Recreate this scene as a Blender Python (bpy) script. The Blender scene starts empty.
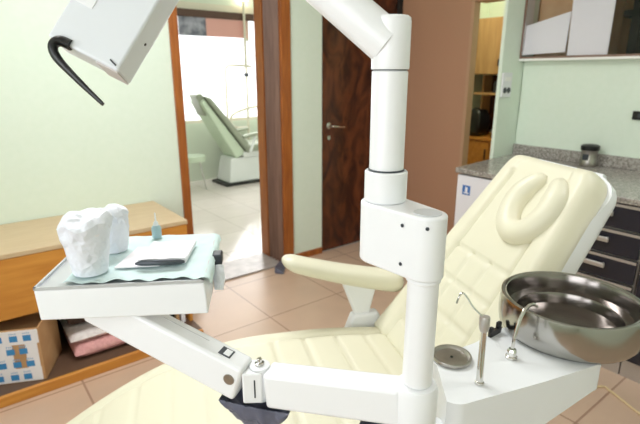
import bpy, bmesh, math, random
from mathutils import Vector, noise, Matrix
random.seed(4)
V = Vector
S = bpy.context.scene
COL = S.collection

# ------------------------------------------------------------------ materials
def mat(name, color=(.8, .8, .8), rough=.5, metal=0, **k):
    m = bpy.data.materials.new(name); m.use_nodes = True
    b = m.node_tree.nodes['Principled BSDF']
    b.inputs['Base Color'].default_value = (*color, 1)
    b.inputs['Roughness'].default_value = rough
    b.inputs['Metallic'].default_value = metal
    for kk, v in k.items():
        b.inputs[kk.replace('_', ' ')].default_value = v
    return m
def nodes(m): return m.node_tree.nodes, m.node_tree.links, m.node_tree.nodes['Principled BSDF']
def srgb(r, g, b):
    f = lambda c: (c/255/12.92 if c/255 < .04045 else ((c/255+.055)/1.055)**2.4)
    return (f(r), f(g), f(b))
def noisy(name, c1, c2, scale=6, rough=.5, stretch=(1, 1, 1), detail=4, bump=0, lo=.3, hi=.7, metal=0, dist=0):
    m = mat(name, c1, rough, metal); n, l, b = nodes(m)
    tc = n.new('ShaderNodeTexCoord'); mp = n.new('ShaderNodeMapping'); tx = n.new('ShaderNodeTexNoise'); cr = n.new('ShaderNodeValToRGB')
    mp.inputs['Scale'].default_value = stretch
    tx.inputs['Scale'].default_value = scale; tx.inputs['Detail'].default_value = detail; tx.inputs['Distortion'].default_value = dist
    cr.color_ramp.elements[0].position = lo; cr.color_ramp.elements[1].position = hi
    cr.color_ramp.elements[0].color = (*c1, 1); cr.color_ramp.elements[1].color = (*c2, 1)
    l.new(tc.outputs['Object'], mp.inputs[0]); l.new(mp.outputs[0], tx.inputs['Vector']); l.new(tx.outputs['Fac'], cr.inputs[0]); l.new(cr.outputs[0], b.inputs['Base Color'])
    if bump:
        bp = n.new('ShaderNodeBump'); bp.inputs['Strength'].default_value = bump; bp.inputs['Distance'].default_value = .01
        l.new(tx.outputs['Fac'], bp.inputs['Height']); l.new(bp.outputs[0], b.inputs['Normal'])
    return m
def tiles(name, c1, c2, grout, size, off, rough, mortar=.006):
    m = mat(name, c1, rough); n, l, b = nodes(m)
    ge = n.new('ShaderNodeNewGeometry'); mp = n.new('ShaderNodeMapping'); br = n.new('ShaderNodeTexBrick'); tx = n.new('ShaderNodeTexNoise'); mx = n.new('ShaderNodeMixRGB')
    mp.inputs['Location'].default_value = off
    br.offset = 0; br.squash = 1
    br.inputs['Scale'].default_value = 1; br.inputs['Brick Width'].default_value = size; br.inputs['Row Height'].default_value = size
    br.inputs['Mortar Size'].default_value = mortar; br.inputs['Mortar Smooth'].default_value = .1; br.inputs['Bias'].default_value = 0
    br.inputs['Color1'].default_value = (*c1, 1); br.inputs['Color2'].default_value = (*c2, 1); br.inputs['Mortar'].default_value = (*grout, 1)
    tx.inputs['Scale'].default_value = 5; tx.inputs['Detail'].default_value = 5
    mx.blend_type = 'MULTIPLY'; mx.inputs[0].default_value = .18
    l.new(ge.outputs['Position'], mp.inputs[0]); l.new(mp.outputs[0], br.inputs['Vector']); l.new(ge.outputs['Position'], tx.inputs['Vector'])
    l.new(br.outputs['Color'], mx.inputs[1]); l.new(tx.outputs['Fac'], mx.inputs[2]); l.new(mx.outputs[0], b.inputs['Base Color'])
    return m
def emis(name, c, s):
    m = mat(name, c, .5); b = m.node_tree.nodes['Principled BSDF']
    b.inputs['Emission Color'].default_value = (*c, 1); b.inputs['Emission Strength'].default_value = s
    return m

def crumple(name, c, rough):
    m = mat(name, c, rough); n, l, b = nodes(m)
    tc = n.new('ShaderNodeTexCoord'); vo = n.new('ShaderNodeTexVoronoi'); nz = n.new('ShaderNodeTexNoise'); bp = n.new('ShaderNodeBump'); ad = n.new('ShaderNodeMixRGB')
    nz.inputs['Scale'].default_value = 30; ad.blend_type = 'ADD'; ad.inputs[0].default_value = .06
    vo.feature = 'F1'; vo.inputs['Scale'].default_value = 38
    l.new(tc.outputs['Object'], ad.inputs[1]); l.new(tc.outputs['Object'], nz.inputs['Vector']); l.new(nz.outputs['Color'], ad.inputs[2]); l.new(ad.outputs[0], vo.inputs['Vector'])
    bp.inputs['Strength'].default_value = .8; bp.inputs['Distance'].default_value = .006
    l.new(vo.outputs['Distance'], bp.inputs['Height']); l.new(bp.outputs[0], b.inputs['Normal'])
    return m
def sheer(name, c, c2=None):
    m = bpy.data.materials.new(name); m.use_nodes = True; n, l = m.node_tree.nodes, m.node_tree.links; n.clear()
    o = n.new('ShaderNodeOutputMaterial'); d = n.new('ShaderNodeBsdfDiffuse'); t = n.new('ShaderNodeBsdfTranslucent'); mx = n.new('ShaderNodeMixShader'); mx.inputs[0].default_value = .35
    for q in (d, t): q.inputs[0].default_value = (*c, 1)
    if c2:
        tx = n.new('ShaderNodeTexNoise'); cr = n.new('ShaderNodeValToRGB'); tc = n.new('ShaderNodeTexCoord'); tx.inputs['Scale'].default_value = 9
        cr.color_ramp.elements[0].position = .35; cr.color_ramp.elements[1].position = .65; cr.color_ramp.elements[0].color = (*c, 1); cr.color_ramp.elements[1].color = (*c2, 1)
        l.new(tc.outputs['Object'], tx.inputs['Vector']); l.new(tx.outputs['Fac'], cr.inputs[0])
        for q in (d, t): l.new(cr.outputs[0], q.inputs[0])
    l.new(d.outputs[0], mx.inputs[1]); l.new(t.outputs[0], mx.inputs[2]); l.new(mx.outputs[0], o.inputs[0]); return m
M = dict(
    wall=noisy('pale_green_paint', srgb(222, 235, 219), srgb(225, 237, 222), 30, .75, bump=.03),
    wall_in=mat('pale_green_paint_next_room', srgb(218, 226, 212), .8),
    ceil=mat('white_ceiling', srgb(244, 244, 240), .8),
    floor=tiles('beige_floor_tile', srgb(214, 184, 160), srgb(208, 178, 154), srgb(172, 138, 116), .5365, (-.334, -.693+.0, 0), .34, .005),
    floor2=tiles('white_floor_tile', srgb(238, 228, 224), srgb(232, 221, 217), srgb(204, 194, 188), .45, (.1, .12, 0), .12, .005),
    marble=noisy('grey_marble', srgb(186, 178, 174), srgb(150, 142, 138), 14, .3),
    brown=mat('brown_paint', srgb(186, 142, 114), .5),
    casing=noisy('orange_wood', srgb(176, 104, 44), srgb(142, 76, 30), 7, .35, (9, 9, .7)),
    darkdoor=noisy('dark_burl_wood', srgb(56, 26, 16), srgb(116, 62, 34), 5, .18, (1.6, 1.6, .8), 6, lo=.35, hi=.75, dist=1.2),
    accordion=noisy('grey_brown_vinyl', srgb(134, 104, 88), srgb(112, 84, 70), 8, .5, (8, 8, .5)),
    tan=noisy('tan_laminate', srgb(206, 182, 148), srgb(198, 172, 136), 9, .4, (.7, 5, 5)),
    oak=noisy('orange_oak', srgb(214, 150, 66), srgb(188, 118, 44), 5, .4, (.8, 7, 7), lo=.25, hi=.8),
    cabwood=noisy('kitchen_wood', srgb(196, 156, 106), srgb(176, 134, 86), 5, .45, (5, 5, .7)),
    black=mat('black_plastic', (.006, .006, .007), .3),
    dark=mat('dark_paint_and_shade', (.02, .018, .017), .7),  # near black, for dark parts and for the shaded cabinet recess
    white=mat('white_enamel', srgb(240, 241, 243), .28),
    white2=mat('white_plastic', srgb(232, 234, 236), .4),
    lampw=mat('lamp_housing_white', srgb(226, 230, 234), .4),
    steel=mat('stainless_steel', srgb(176, 174, 170), .17, 1),
    steelin=mat('steel_darkened_for_reflections', srgb(146, 140, 136), .18, 1),  # same steel as the bowl, darkened to stand in for dark reflections
    steelb=noisy('brushed_steel', srgb(190, 186, 180), srgb(166, 160, 154), 30, .3, (1, 1, 1), metal=1),
    chrome=mat('chrome', srgb(214, 212, 208), .1, 1),
    alu=mat('aluminium', srgb(196, 192, 190), .35, .7),
    cream=mat('cream_vinyl', srgb(223, 219, 196), .42),
    navy=mat('navy_drawer', srgb(34, 34, 46), .35),
    fridge=mat('fridge_white', srgb(228, 226, 232), .35),
    blue=mat('blue_print', srgb(46, 104, 176), .5),
    teal=mat('blue_teal_print', srgb(60, 140, 200), .6),
    paper=mat('white_paper', srgb(238, 236, 240), .8),
    drape=noisy('green_drape_paper', srgb(206, 226, 226), srgb(212, 231, 229), 40, .8, bump=.1),
    bag=crumple('crumpled_white_plastic', srgb(232, 235, 243), .35),
    cardboard=noisy('cardboard', srgb(196, 156, 112), srgb(184, 142, 98), 12, .8),
    pink=noisy('pink_towel', srgb(222, 168, 164), srgb(204, 146, 144), 60, .95, bump=.5),
    whitecloth=noisy('white_towel', srgb(232, 224, 220), srgb(214, 204, 200), 50, .95, bump=.4),
    darkcloth=noisy('dark_brown_cloth', srgb(84, 64, 54), srgb(58, 42, 36), 20, .9, bump=.3),
    slate=noisy('slate_plastic', srgb(112, 116, 134), srgb(74, 78, 96), 14, .3, bump=.3),
    greycloth=mat('grey_cloth', srgb(120, 118, 122), .9),
    clip=mat('dark_grey_metal', srgb(70, 74, 80), .35, .4),
    greenvinyl=mat('sage_vinyl', srgb(160, 166, 150), .5),
    sagepale=mat('pale_sage_cover', srgb(206, 220, 200), .7),
    pinkpanel=sheer('pink_outside_wall_panel', srgb(228, 186, 178)),  # stands in for the pink wall outside
    greypanel=sheer('grey_outside_view_panel', srgb(190, 190, 200), srgb(126, 128, 140)),
    brownbar=mat('dark_brown_bar', srgb(84, 58, 48), .6),
    creamframe=mat('cream_frame', srgb(222, 216, 200), .5),
    ink=mat('pale_blue_ink', srgb(150, 178, 214), .6),
    cable=mat('cream_cable', srgb(214, 190, 150), .5),
    bulb=emis('lit_bulb', (1, .9, .66), 14),
    tube=emis('added_light_glow', (1, .97, .92), 2.5),  # glow of the added unseen overhead panels
)
def granite():
    m = mat('grey_granite', srgb(150, 146, 140), .2); n, l, b = nodes(m)
    tc = n.new('ShaderNodeTexCoord'); a = n.new('ShaderNodeTexVoronoi'); cr = n.new('ShaderNodeValToRGB')
    a.inputs['Scale'].default_value = 130
    for e, (p, c) in zip(cr.color_ramp.elements, ((.05, srgb(112, 106, 102)), (.9, srgb(186, 182, 174)))): e.position = p; e.color = (*c, 1)
    e = cr.color_ramp.elements.new(.5); e.color = (*srgb(156, 150, 144), 1)
    l.new(tc.outputs['Object'], a.inputs['Vector']); l.new(a.outputs['Color'], cr.inputs[0]); l.new(cr.outputs[0], b.inputs['Base Color'])
    return m
M['granite'] = granite()
def glassmat():
    m = bpy.data.materials.new('clear_glass'); m.use_nodes = True
    n, l = m.node_tree.nodes, m.node_tree.links; n.clear()
    o = n.new('ShaderNodeOutputMaterial'); t = n.new('ShaderNodeBsdfTransparent'); g = n.new('ShaderNodeBsdfGlossy'); mx = n.new('ShaderNodeMixShader'); f = n.new('ShaderNodeFresnel')
    g.inputs['Roughness'].default_value = .02; f.inputs[0].default_value = 1.35
    l.new(f.outputs[0], mx.inputs[0]); l.new(t.outputs[0], mx.inputs[1]); l.new(g.outputs[0], mx.inputs[2]); l.new(mx.outputs[0], o.inputs[0])
    return m
M['glass'] = glassmat()

# ------------------------------------------------------------------ mesh builder
class MB:
    def __init__(s): s.bm = bmesh.new()
    def quad(s, pts, mi=0):
        f = s.bm.faces.new([s.bm.verts.new(V(p)) for p in pts]); f.material_index = mi; return s
    def hexa(s, p):
        v = [s.bm.verts.new(V(q)) for q in p]
        for i in ((3, 2, 1, 0), (4, 5, 6, 7), (0, 1, 5, 4), (1, 2, 6, 5), (2, 3, 7, 6), (3, 0, 4, 7)):
            s.bm.faces.new([v[k] for k in i])
        return s
    def box(s, x0, x1, y0, y1, z0, z1):
        return s.hexa([(x0, y0, z0), (x1, y0, z0), (x1, y1, z0), (x0, y1, z0), (x0, y0, z1), (x1, y0, z1), (x1, y1, z1), (x0, y1, z1)])
    def obox(s, c, u, v, w, hu, hv, hw):
        c, u, v, w = V(c), V(u).normalized()*hu, V(v).normalized()*hv, V(w).normalized()*hw
        return s.hexa([c-u-v-w, c+u-v-w, c+u+v-w, c-u+v-w, c-u-v+w, c+u-v+w, c+u+v+w, c-u+v+w])
    def prism(s, poly, z0, z1):
        n = len(poly); z0 = z0 if hasattr(z0, '__len__') else [z0]*n; z1 = z1 if hasattr(z1, '__len__') else [z1]*n
        a = [s.bm.verts.new((p[0], p[1], z)) for p, z in zip(poly, z0)]; b = [s.bm.verts.new((p[0], p[1], z)) for p, z in zip(poly, z1)]
        s.bm.faces.new(a[::-1]); s.bm.faces.new(b)
        for i in range(n): s.bm.faces.new([a[i], a[(i+1) % n], b[(i+1) % n], b[i]])
        return s
    def tube(s, pts, r, seg=14, flat=None):
        pts = [V(p) for p in pts]; n = len(pts); r = r if hasattr(r, '__len__') else [r]*n
        t0 = (pts[1]-pts[0]).normalized(); ref = V((0, 0, 1)) if abs(t0.z) < .9 else V((1, 0, 0)); a = t0.cross(ref).normalized(); rings = []
        for i, p in enumerate(pts):
            t = ((pts[min(i+1, n-1)]-p).normalized() + (p-pts[max(i-1, 0)]).normalized()).normalized()
            a = (a - t*a.dot(t)).normalized(); b = t.cross(a)
            rings.append([s.bm.verts.new(p + (a*math.cos(k*2*math.pi/seg) + b*math.sin(k*2*math.pi/seg)*(flat or 1))*r[i]) for k in range(seg)])
        for A, B in zip(rings, rings[1:]):
            for k in range(seg): s.bm.faces.new([A[k], A[(k+1) % seg], B[(k+1) % seg], B[k]])
        s.bm.faces.new(rings[0][::-1]); s.bm.faces.new(rings[-1]); return s
    def lathe(s, prof, c, seg=48, ax=(0, 0, 1), wob=None, cap=True):
        c = V(c); ax = V(ax).normalized(); u = ax.cross(V((0, 1, 0)) if abs(ax.y) < .9 else V((1, 0, 0))).normalized(); v = ax.cross(u); rings = []
        for r, z in prof:
            if r < 1e-6: rings.append([s.bm.verts.new(c+ax*z)]); continue
            R = []
            for k in range(seg):
                t = k*2*math.pi/seg; rr = r; zz = z
                if wob: rr, zz = wob(r, z, t)
                R.append(s.bm.verts.new(c + (u*math.cos(t)+v*math.sin(t))*rr + ax*zz))
            rings.append(R)
        for A, B in zip(rings, rings[1:]):
            if len(A) == 1 and len(B) == 1: continue
            for k in range(seg):
                q = [A[k % len(A)], A[(k+1) % len(A)], B[(k+1) % len(B)], B[k % len(B)]]
                u_ = []; [u_.append(x) for x in q if x not in u_]
                s.bm.faces.new(u_)
        for R in (rings[0], rings[-1]):
            if cap and len(R) > 1:
                try: s.bm.faces.new(R)
                except ValueError: pass
        return s
    def cyl(s, c, r, z0, z1, seg=40, ch=.002):
        return s.lathe([(0, z0), (r-ch, z0), (r, z0+ch), (r, z1-ch), (r-ch, z1), (0, z1)], (c[0], c[1], 0), seg)
    def shell(s, top, bot):
        """closed body from two equal grids of points"""
        ni, nj = len(top), len(top[0])
        A = [[s.bm.verts.new(V(p)) for p in r] for r in top]; B = [[s.bm.verts.new(V(p)) for p in r] for r in bot]
        for i in range(ni-1):
            for j in range(nj-1):
                s.bm.faces.new([A[i][j], A[i+1][j], A[i+1][j+1], A[i][j+1]]); s.bm.faces.new([B[i][j], B[i][j+1], B[i+1][j+1], B[i+1][j]])
        for i in range(ni-1):
            s.bm.faces.new([A[i][0], B[i][0], B[i+1][0], A[i+1][0]]); s.bm.faces.new([A[i][-1], A[i+1][-1], B[i+1][-1], B[i][-1]])
        for j in range(nj-1):
            s.bm.faces.new([A[0][j], A[0][j+1], B[0][j+1], B[0][j]]); s.bm.faces.new([A[-1][j], B[-1][j], B[-1][j+1], A[-1][j+1]])
        return s
    def build(s, name, m, parent=None, bevel=0, seg=3, ang=35, loc=None, smooth=True):
        bmesh.ops.remove_doubles(s.bm, verts=s.bm.verts, dist=1e-6)
        bmesh.ops.recalc_face_normals(s.bm, faces=s.bm.faces)
        base = V((0, 0, 0)); p = parent
        while p: base += p.location; p = p.parent
        me = bpy.data.meshes.new(name); me0 = V(loc) if loc is not None else V((0, 0, 0))
        bmesh.ops.translate(s.bm, verts=s.bm.verts, vec=-(base+me0))
        s.bm.to_mesh(me); s.bm.free()
        for mm in (m if isinstance(m, (list, tuple)) else [m]): me.materials.append(mm)
        o = bpy.data.objects.new(name, me); COL.objects.link(o); o.parent = parent; o.location = me0
        if smooth:
            me.polygons.foreach_set('use_smooth', [True]*len(me.polygons)); me.set_sharp_from_angle(angle=math.radians(ang))
        if bevel:
            b = o.modifiers.new('bevel', 'BEVEL'); b.width = bevel; b.segments = seg; b.limit_method = 'ANGLE'; b.angle_limit = math.radians(40)
            w = o.modifiers.new('wn', 'WEIGHTED_NORMAL'); w.keep_sharp = True
        return o
def tag(o, label, cat, group=None):
    o['label'] = label; o['category'] = cat
    if group: o['group'] = group
    return o
def thing(name, loc, label, cat, group=None):
    o = bpy.data.objects.new(name, None); COL.objects.link(o); o.location = loc; o.empty_display_size = .05
    return tag(o, label, cat, group)
def struct(name, mb, m, **k):
    o = mb.build(name, m, **k); o['kind'] = 'structure'; return o
def smooth_path(pts, n=8):
    pts = [V(p) for p in pts]; out = []
    for i in range(len(pts)-1):
        p0, p1, p2, p3 = pts[max(i-1, 0)], pts[i], pts[i+1], pts[min(i+2, len(pts)-1)]
        for k in range(n):
            t = k/n; out.append(.5*((2*p1)+(p2-p0)*t+(2*p0-5*p1+4*p2-p3)*t*t+(3*p1-p0-3*p2+p3)*t**3))
    out.append(pts[-1]); return out

# ------------------------------------------------------------------ setting
X0, X1, Y0, YW = -1.7, 3.21, -1.7, 2.99          # room
CZ = 2.7
struct('floor', MB().box(X0-.1, 4.6, Y0-.1, 2.99, -.05, 0), M['floor'])
struct('floor_next_room', MB().box(.6, 4.9, 2.99, 6.5, -.05, 0), M['floor2'])
struct('ceiling', MB().box(X0-.1, 4.9, Y0-.1, 6.5, CZ, CZ+.05), M['ceil'])
# front wall (doorway + dark door)
w = MB()
w.box(X0-.1, 1.23, YW, YW+.28, 0, CZ); w.box(1.976, 2.355, YW, YW+.28, 0, CZ); w.box(1.23, 1.97, YW, YW+.28, 2.2, CZ)
w.box(2.355, 3.21, YW, YW+.28, 2.08, CZ); w.box(2.355, 3.21, YW+.06, YW+.28, 0, 2.08); w.box(3.21, 4.9, YW, YW+.28, 0, CZ)
struct('wall_front', w, M['wall'], smooth=False)
struct('baseboard_front', MB().box(2.063, 2.35, YW-.012, YW, 0, .05), M['casing'])
struct('trim_1', MB().box(1.178, 1.231, YW-.02, YW, 0, 2.28), M['casing'], bevel=.004)
struct('trim_2', MB().box(1.972, 2.058, YW-.02, YW, 0, 2.28), M['casing'], bevel=.004)
struct('trim_3', MB().box(1.231, 1.99, YW-.02, YW, 2.2, 2.28), M['casing'], bevel=.004)
struct('trim_4', MB().box(1.974, 1.976, YW+.0, YW+.28, 0, 2.2).box(1.945, 1.974, YW+.185, YW+.29, 0, 2.2), M['casing'], bevel=.003)
struct('trim_5', MB().box(1.231, 1.236, YW-.01, YW+.29, 0, 2.2), M['casing'], bevel=.003)
struct('threshold', MB().box(1.237, 1.944, YW-.03, YW+.28, 0, .012), M['marble'], bevel=.003)
# dark door with lever
d = struct('door_2', MB().box(2.362, 3.155, YW+.002, YW+.045, .012, 2.07), M['darkdoor'], bevel=.003)
h = MB().lathe([(0, 0), (.026, 0), (.026, .006), (.02, .01), (0, .01)], (2.425, YW+.002, 1.055), 24, (0, -1, 0))
h.tube(smooth_path([(2.425, YW, 1.055), (2.425, YW-.045, 1.055), (2.44, YW-.055, 1.054), (2.50, YW-.055, 1.045), (2.545, YW-.05, 1.042)], 6), [.009]*25, 10)
hd = h.build('door_handle', M['chrome'], d); 
MB().lathe([(0, 0), (.018, 0), (.018, .005), (0, .006)], (2.425, YW+.002, .96), 20, (0, -1, 0)).build('keyhole_plate', M['chrome'], d)
struct('trim_6', MB().box(3.155, 3.205, YW-.012, YW+.05, 0, 2.08), M['dark'])
# right wall
w = MB(); w.box(X1, X1+.12, Y0-.1, .9, 0, CZ); w.box(X1, X1+.12, .9, 1.845, 0, 1.553); w.box(X1, X1+.12, .9, 1.845, 2.3, CZ)
w.box(2.955, X1+.12, 1.85, 1.875, 0, CZ)
w.box(X1, X1+.12, 1.875, 2.29, 2.0, CZ)
struct('wall_right', w, M['wall'], smooth=False)
struct('wall_partition', MB().box(X1, X1+.06, 2.29, YW, 0, CZ), M['brown'])
struct('trim_7', MB().box(X1-.006, X1+.065, 2.275, 2.3, 0, CZ), mat('brown_edge_strip', srgb(190, 152, 122), .4))
struct('trim_8', MB().box(X1-.004, X1+.13, 1.876, 2.275, 1.955, 2.0), M['brown'])
struct('wall_left', MB().box(X0-.1, X0, Y0-.1, YW, 0, .8).box(X0-.1, X0, Y0-.1, YW, 2.4, CZ).box(X0-.1, X0, Y0-.1, -1.2, .8, 2.4).box(X0-.1, X0, 1.5, YW, .8, 2.4), M['wall'], smooth=False)
struct('wall_back', MB().box(X0, X1, Y0-.1, Y0, 0, CZ), M['wall'])
# wide window in the left wall, outside the frame
w = MB()
for y0, y1, z0, z1 in ((-1.2, 1.5, .8, .85), (-1.2, 1.5, 2.35, 2.4), (-1.2, -1.15, .85, 2.35), (1.45, 1.5, .85, 2.35), (.12, .18, .85, 2.35)): w.box(X0-.08, X0-.03, y0, y1, z0, z1)
w = struct('window_3', w, M['white2'])
MB().box(X0-.058, X0-.052, -1.15, 1.45, .85, 2.35).build('window_pane', M['glass'], w)
# glazed pass-through in right wall
w = struct('window_2', MB().box(3.15, X1+.05, .9, 1.849, 1.548, 1.560).box(3.15, 3.164, 1.841, 1.849, 1.560, 2.3).box(3.15, X1+.05, .9, .912, 1.560, 2.3).box(3.15, X1+.05, .9, 1.849, 2.288, 2.3), mat('brown_window_frame', srgb(134, 106, 92), .5))
MB().box(3.158, 3.161, .912, 1.839, 1.560, 2.288).build('window_pane', M['glass'], w)
MB().box(3.146, X1-.001, .9, 1.849, 1.534, 1.5475).build('window_sill', M['ceil'], w)
MB().box(3.1645, X1+.05, 1.843, 1.849, 1.560, 2.3).build('window_reveal', M['ceil'], w)
w = MB(); w.box(X1+.12, 3.85, .6, 1.875, 1.5, 1.553); w.box(3.83, 3.87, .6, 1.875, 1.55, 2.4); w.box(X1+.12, 3.85, .58, .6, 1.5, 2.4); w.box(X1+.12, 3.85, 1.862, 1.875, 1.5, 2.4); w.box(X1+.12, 3.85, .6, 1.875, 2.38, 2.42)
struct('wall_display_niche', w, M['cabwood'])
# kitchen beyond the opening
struct('wall_kitchen', MB().box(4.45, 4.55, 1.9, 3.0, 0, CZ).box(3.33, 4.5, 1.89, 1.96, 0, CZ), M['wall'])
# next room
w = MB(); w.box(.6, 2.3, 6.3, 6.4, 0, CZ); w.box(4.5, 4.9, 6.3, 6.4, 0, CZ); w.box(2.3, 4.5, 6.3, 6.4, 0, .80); w.box(2.3, 4.5, 6.3, 6.4, 2.33, CZ)
w.box(.6, .7, 3.27, 6.3, 0, CZ); w.box(4.8, 4.9, 3.27, 6.3, 0, CZ)
struct('wall_next_room', w, M['wall_in'], smooth=False)
w = struct('window_1', MB().box(2.3, 4.5, 6.31, 6.37, .8, .84).box(2.3, 4.5, 6.29, 6.37, 2.245, 2.34).box(2.3, 2.35, 6.31, 6.37, .8, 2.33).box(4.45, 4.5, 6.31, 6.37, .8, 2.33).box(3.6, 3.65, 6.31, 6.37, 1.9, 2.3), M['creamframe'])
MB().box(2.35, 4.45, 6.335, 6.34, .84, 2.245).build('window_pane', M['glass'], w)

# brown rail; panels below stand in for the wall outside the window
t = thing('window_backdrop', (2.6, 6.25, 1.9), 'pink panel under dark brown rail standing in for the wall outside the next room window', 'blind')
MB().box(2.45, 4.3, 6.24, 6.285, 2.16, 2.25).build('rail', M['brownbar'], t)
MB().box(2.98, 3.6, 6.255, 6.26, 1.93, 2.165).build('pink_panel', M['pinkpanel'], t)
MB().box(2.6, 2.98, 6.258, 6.263, 1.93, 2.165).build('grey_panel', M['greypanel'], t)['label'] = 'grey mottled panel standing in for the view outside'

# ------------------------------------------------------------------ next room things
def chair_far():
    t = thing('dental_chair', (3.05, 5.9, 0), 'sage green dental chair seen through the doorway in the bright next room', 'dental chair')
    p = [(2.60, 1.19), (2.68, 1.17), (3.30, .47), (3.24, .40)]
    def slab(pp, y0, y1): return MB().hexa([(pp[0][0], y0, pp[0][1]), (pp[1][0], y0, pp[1][1]), (pp[1][0], y1, pp[1][1]), (pp[0][0], y1, pp[0][1]), (pp[3][0], y0, pp[3][1]), (pp[2][0], y0, pp[2][1]), (pp[2][0], y1, pp[2][1]), (pp[3][0], y1, pp[3][1])])
    slab([(2.63, 1.19), (2.72, 1.16), (3.30, .47), (3.22, .42)], 5.68, 6.12).build('backrest', M['greenvinyl'], t, bevel=.02)
    slab([(2.60, 1.10), (2.64, 1.15), (3.2, .42), (3.05, .36)], 5.72, 6.08).build('backrest_shell', M['sagepale'], t, bevel=.015)
    slab([(2.56, 1.2), (2.64, 1.22), (2.76, .98), (2.66, .93)], 5.78, 6.02).build('headrest', M['greenvinyl'], t, bevel=.02)
    MB().box(3.18, 4.1, 5.66, 6.14, .44, .54).build('seat', M['greenvinyl'], t, bevel=.03)
    MB().box(3.15, 4.0, 5.7, 6.1, .37, .44).build('seat_shell', M['white2'], t, bevel=.01)
    for y in (5.60, 6.13):
        MB().tube([(3.10, y, .655), (3.2, y, .675), (3.47, y, .70)], [.03, .036, .03], 10, .7).build('armrest', M['greenvinyl'], t)
        MB().tube([(3.2, y, .45), (3.28, y, .65)], .02, 8).build('armrest_post', M['white2'], t)
    MB().hexa([(2.92, 5.70, .036), (3.5, 5.70, .036), (3.5, 6.10, .036), (2.92, 6.10, .036), (2.98, 5.74, .369), (3.45, 5.74, .369), (3.45, 6.06, .369), (2.98, 6.06, .369)]).build('base', M['white2'], t, bevel=.02)
    MB().box(2.86, 3.55, 5.68, 6.12, 0, .035).build('foot_plate', M['black'], t, bevel=.008)
chair_far()
t = thing('dental_unit', (3.53, 6.212, 0), 'slim pole with curved instrument rods and lit globe behind the far dental chair', 'dental unit')
UY = 6.212
MB().cyl((3.53, UY), .026, 0, .04).build('base', M['white2'], t)
MB().tube([(3.53, UY, .04), (3.53, UY, 2.42)], .018, 10).build('pole', M['creamframe'], t)
MB().lathe([(0, -.03), (.03, -.025), (.038, 0), (.03, .025), (0, .03)], (3.53, UY, 1.44), 16).build('joint', M['clip'], t)
MB().tube(smooth_path([(3.20, UY, .52), (3.205, UY, 1.44), (3.22, UY, 1.53), (3.29, UY, 1.565), (3.53, UY, 1.56), (3.61, UY, 1.55)], 6), .016, 8).build('rod', M['creamframe'], t)
MB().tube(smooth_path([(3.53, UY, .70), (3.30, UY, .72), (3.25, UY, .84), (3.33, UY, .92), (3.55, UY, .98), (3.80, UY, 1.01)], 6), .020, 8).build('rod', M['creamframe'], t)
MB().tube([(3.20, UY, .52), (3.53, UY, .52)], .016, 8).build('crossbar', M['creamframe'], t)
MB().lathe([(0, -.055), (.035, -.05), (.055, -.02), (.06, 0), (.055, .02), (.035, .05), (0, .055)], (3.55, UY, 2.46), 20).build('lamp_globe', M['bulb'], t)
t = thing('assistant_stool', (2.52, 5.9, 0), 'pale sage stool with thin steel legs left of the far dental chair', 'stool')
MB().cyl((2.52, 5.9), .15, .36, .43).build('seat', M['sagepale'], t)
for k in range(4):
    a = k*math.pi/2+.4
    MB().tube([(2.52+.1*math.cos(a), 5.9+.1*math.sin(a), .36), (2.52+.19*math.cos(a), 5.9+.19*math.sin(a), .0)], .011, 8).build('leg', M['alu'], t)

# folding door stacked against the jamb
m = MB(); pts = []
for i in range(9): pts.append((1.936 if i % 2 else 1.970, YW+.004+i*.021))
poly = pts + [(1.973, YW+.172), (1.973, YW+.004)]
m.prism(poly, .014, 2.19)
tag(m.build('folding_door', M['accordion'], smooth=False), 'grey brown folding door pressed against the right jamb of the doorway', 'folding door')
m = MB().prism([(1.80, 2.86), (1.84, 2.80), (1.95, 2.93), (1.92, 2.96)], 0, [.05, .012, .012, .05])
tag(m.build('door_wedge', M['slate'], bevel=.004), 'small dark door wedge on tiles by the doorway threshold', 'door wedge')

# ------------------------------------------------------------------ low wooden cabinet
t = thing('low_cabinet', (.2, 2.65, 0), 'long low wooden cabinet with tan top along the pale green wall', 'cabinet')
MB().box(-1.5, .985, 2.45, 2.985, .652, .675).build('top', M['tan'], t, bevel=.003)
MB().box(-1.5, .98, 2.452, 2.472, .36, .651).build('front_panel', M['oak'], t, bevel=.003)
MB().box(.962, .98, 2.474, 2.98, .05, .651).build('side_panel', M['oak'], t)
MB().box(-1.5, .961, 2.474, 2.98, .36, .378).build('shelf_panel', M['tan'], t)
MB().box(-1.5, .961, 2.955, 2.98, .051, .359).build('back_panel', M['dark'], t)  # near black puts the recess shade into the panel colour
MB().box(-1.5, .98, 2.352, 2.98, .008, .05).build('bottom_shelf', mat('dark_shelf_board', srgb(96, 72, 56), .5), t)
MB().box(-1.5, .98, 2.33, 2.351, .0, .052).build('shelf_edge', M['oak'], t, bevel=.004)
MB().box(-1.5, .98, 2.36, 2.97, 0, .008).build('plinth', M['dark'], t)

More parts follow.
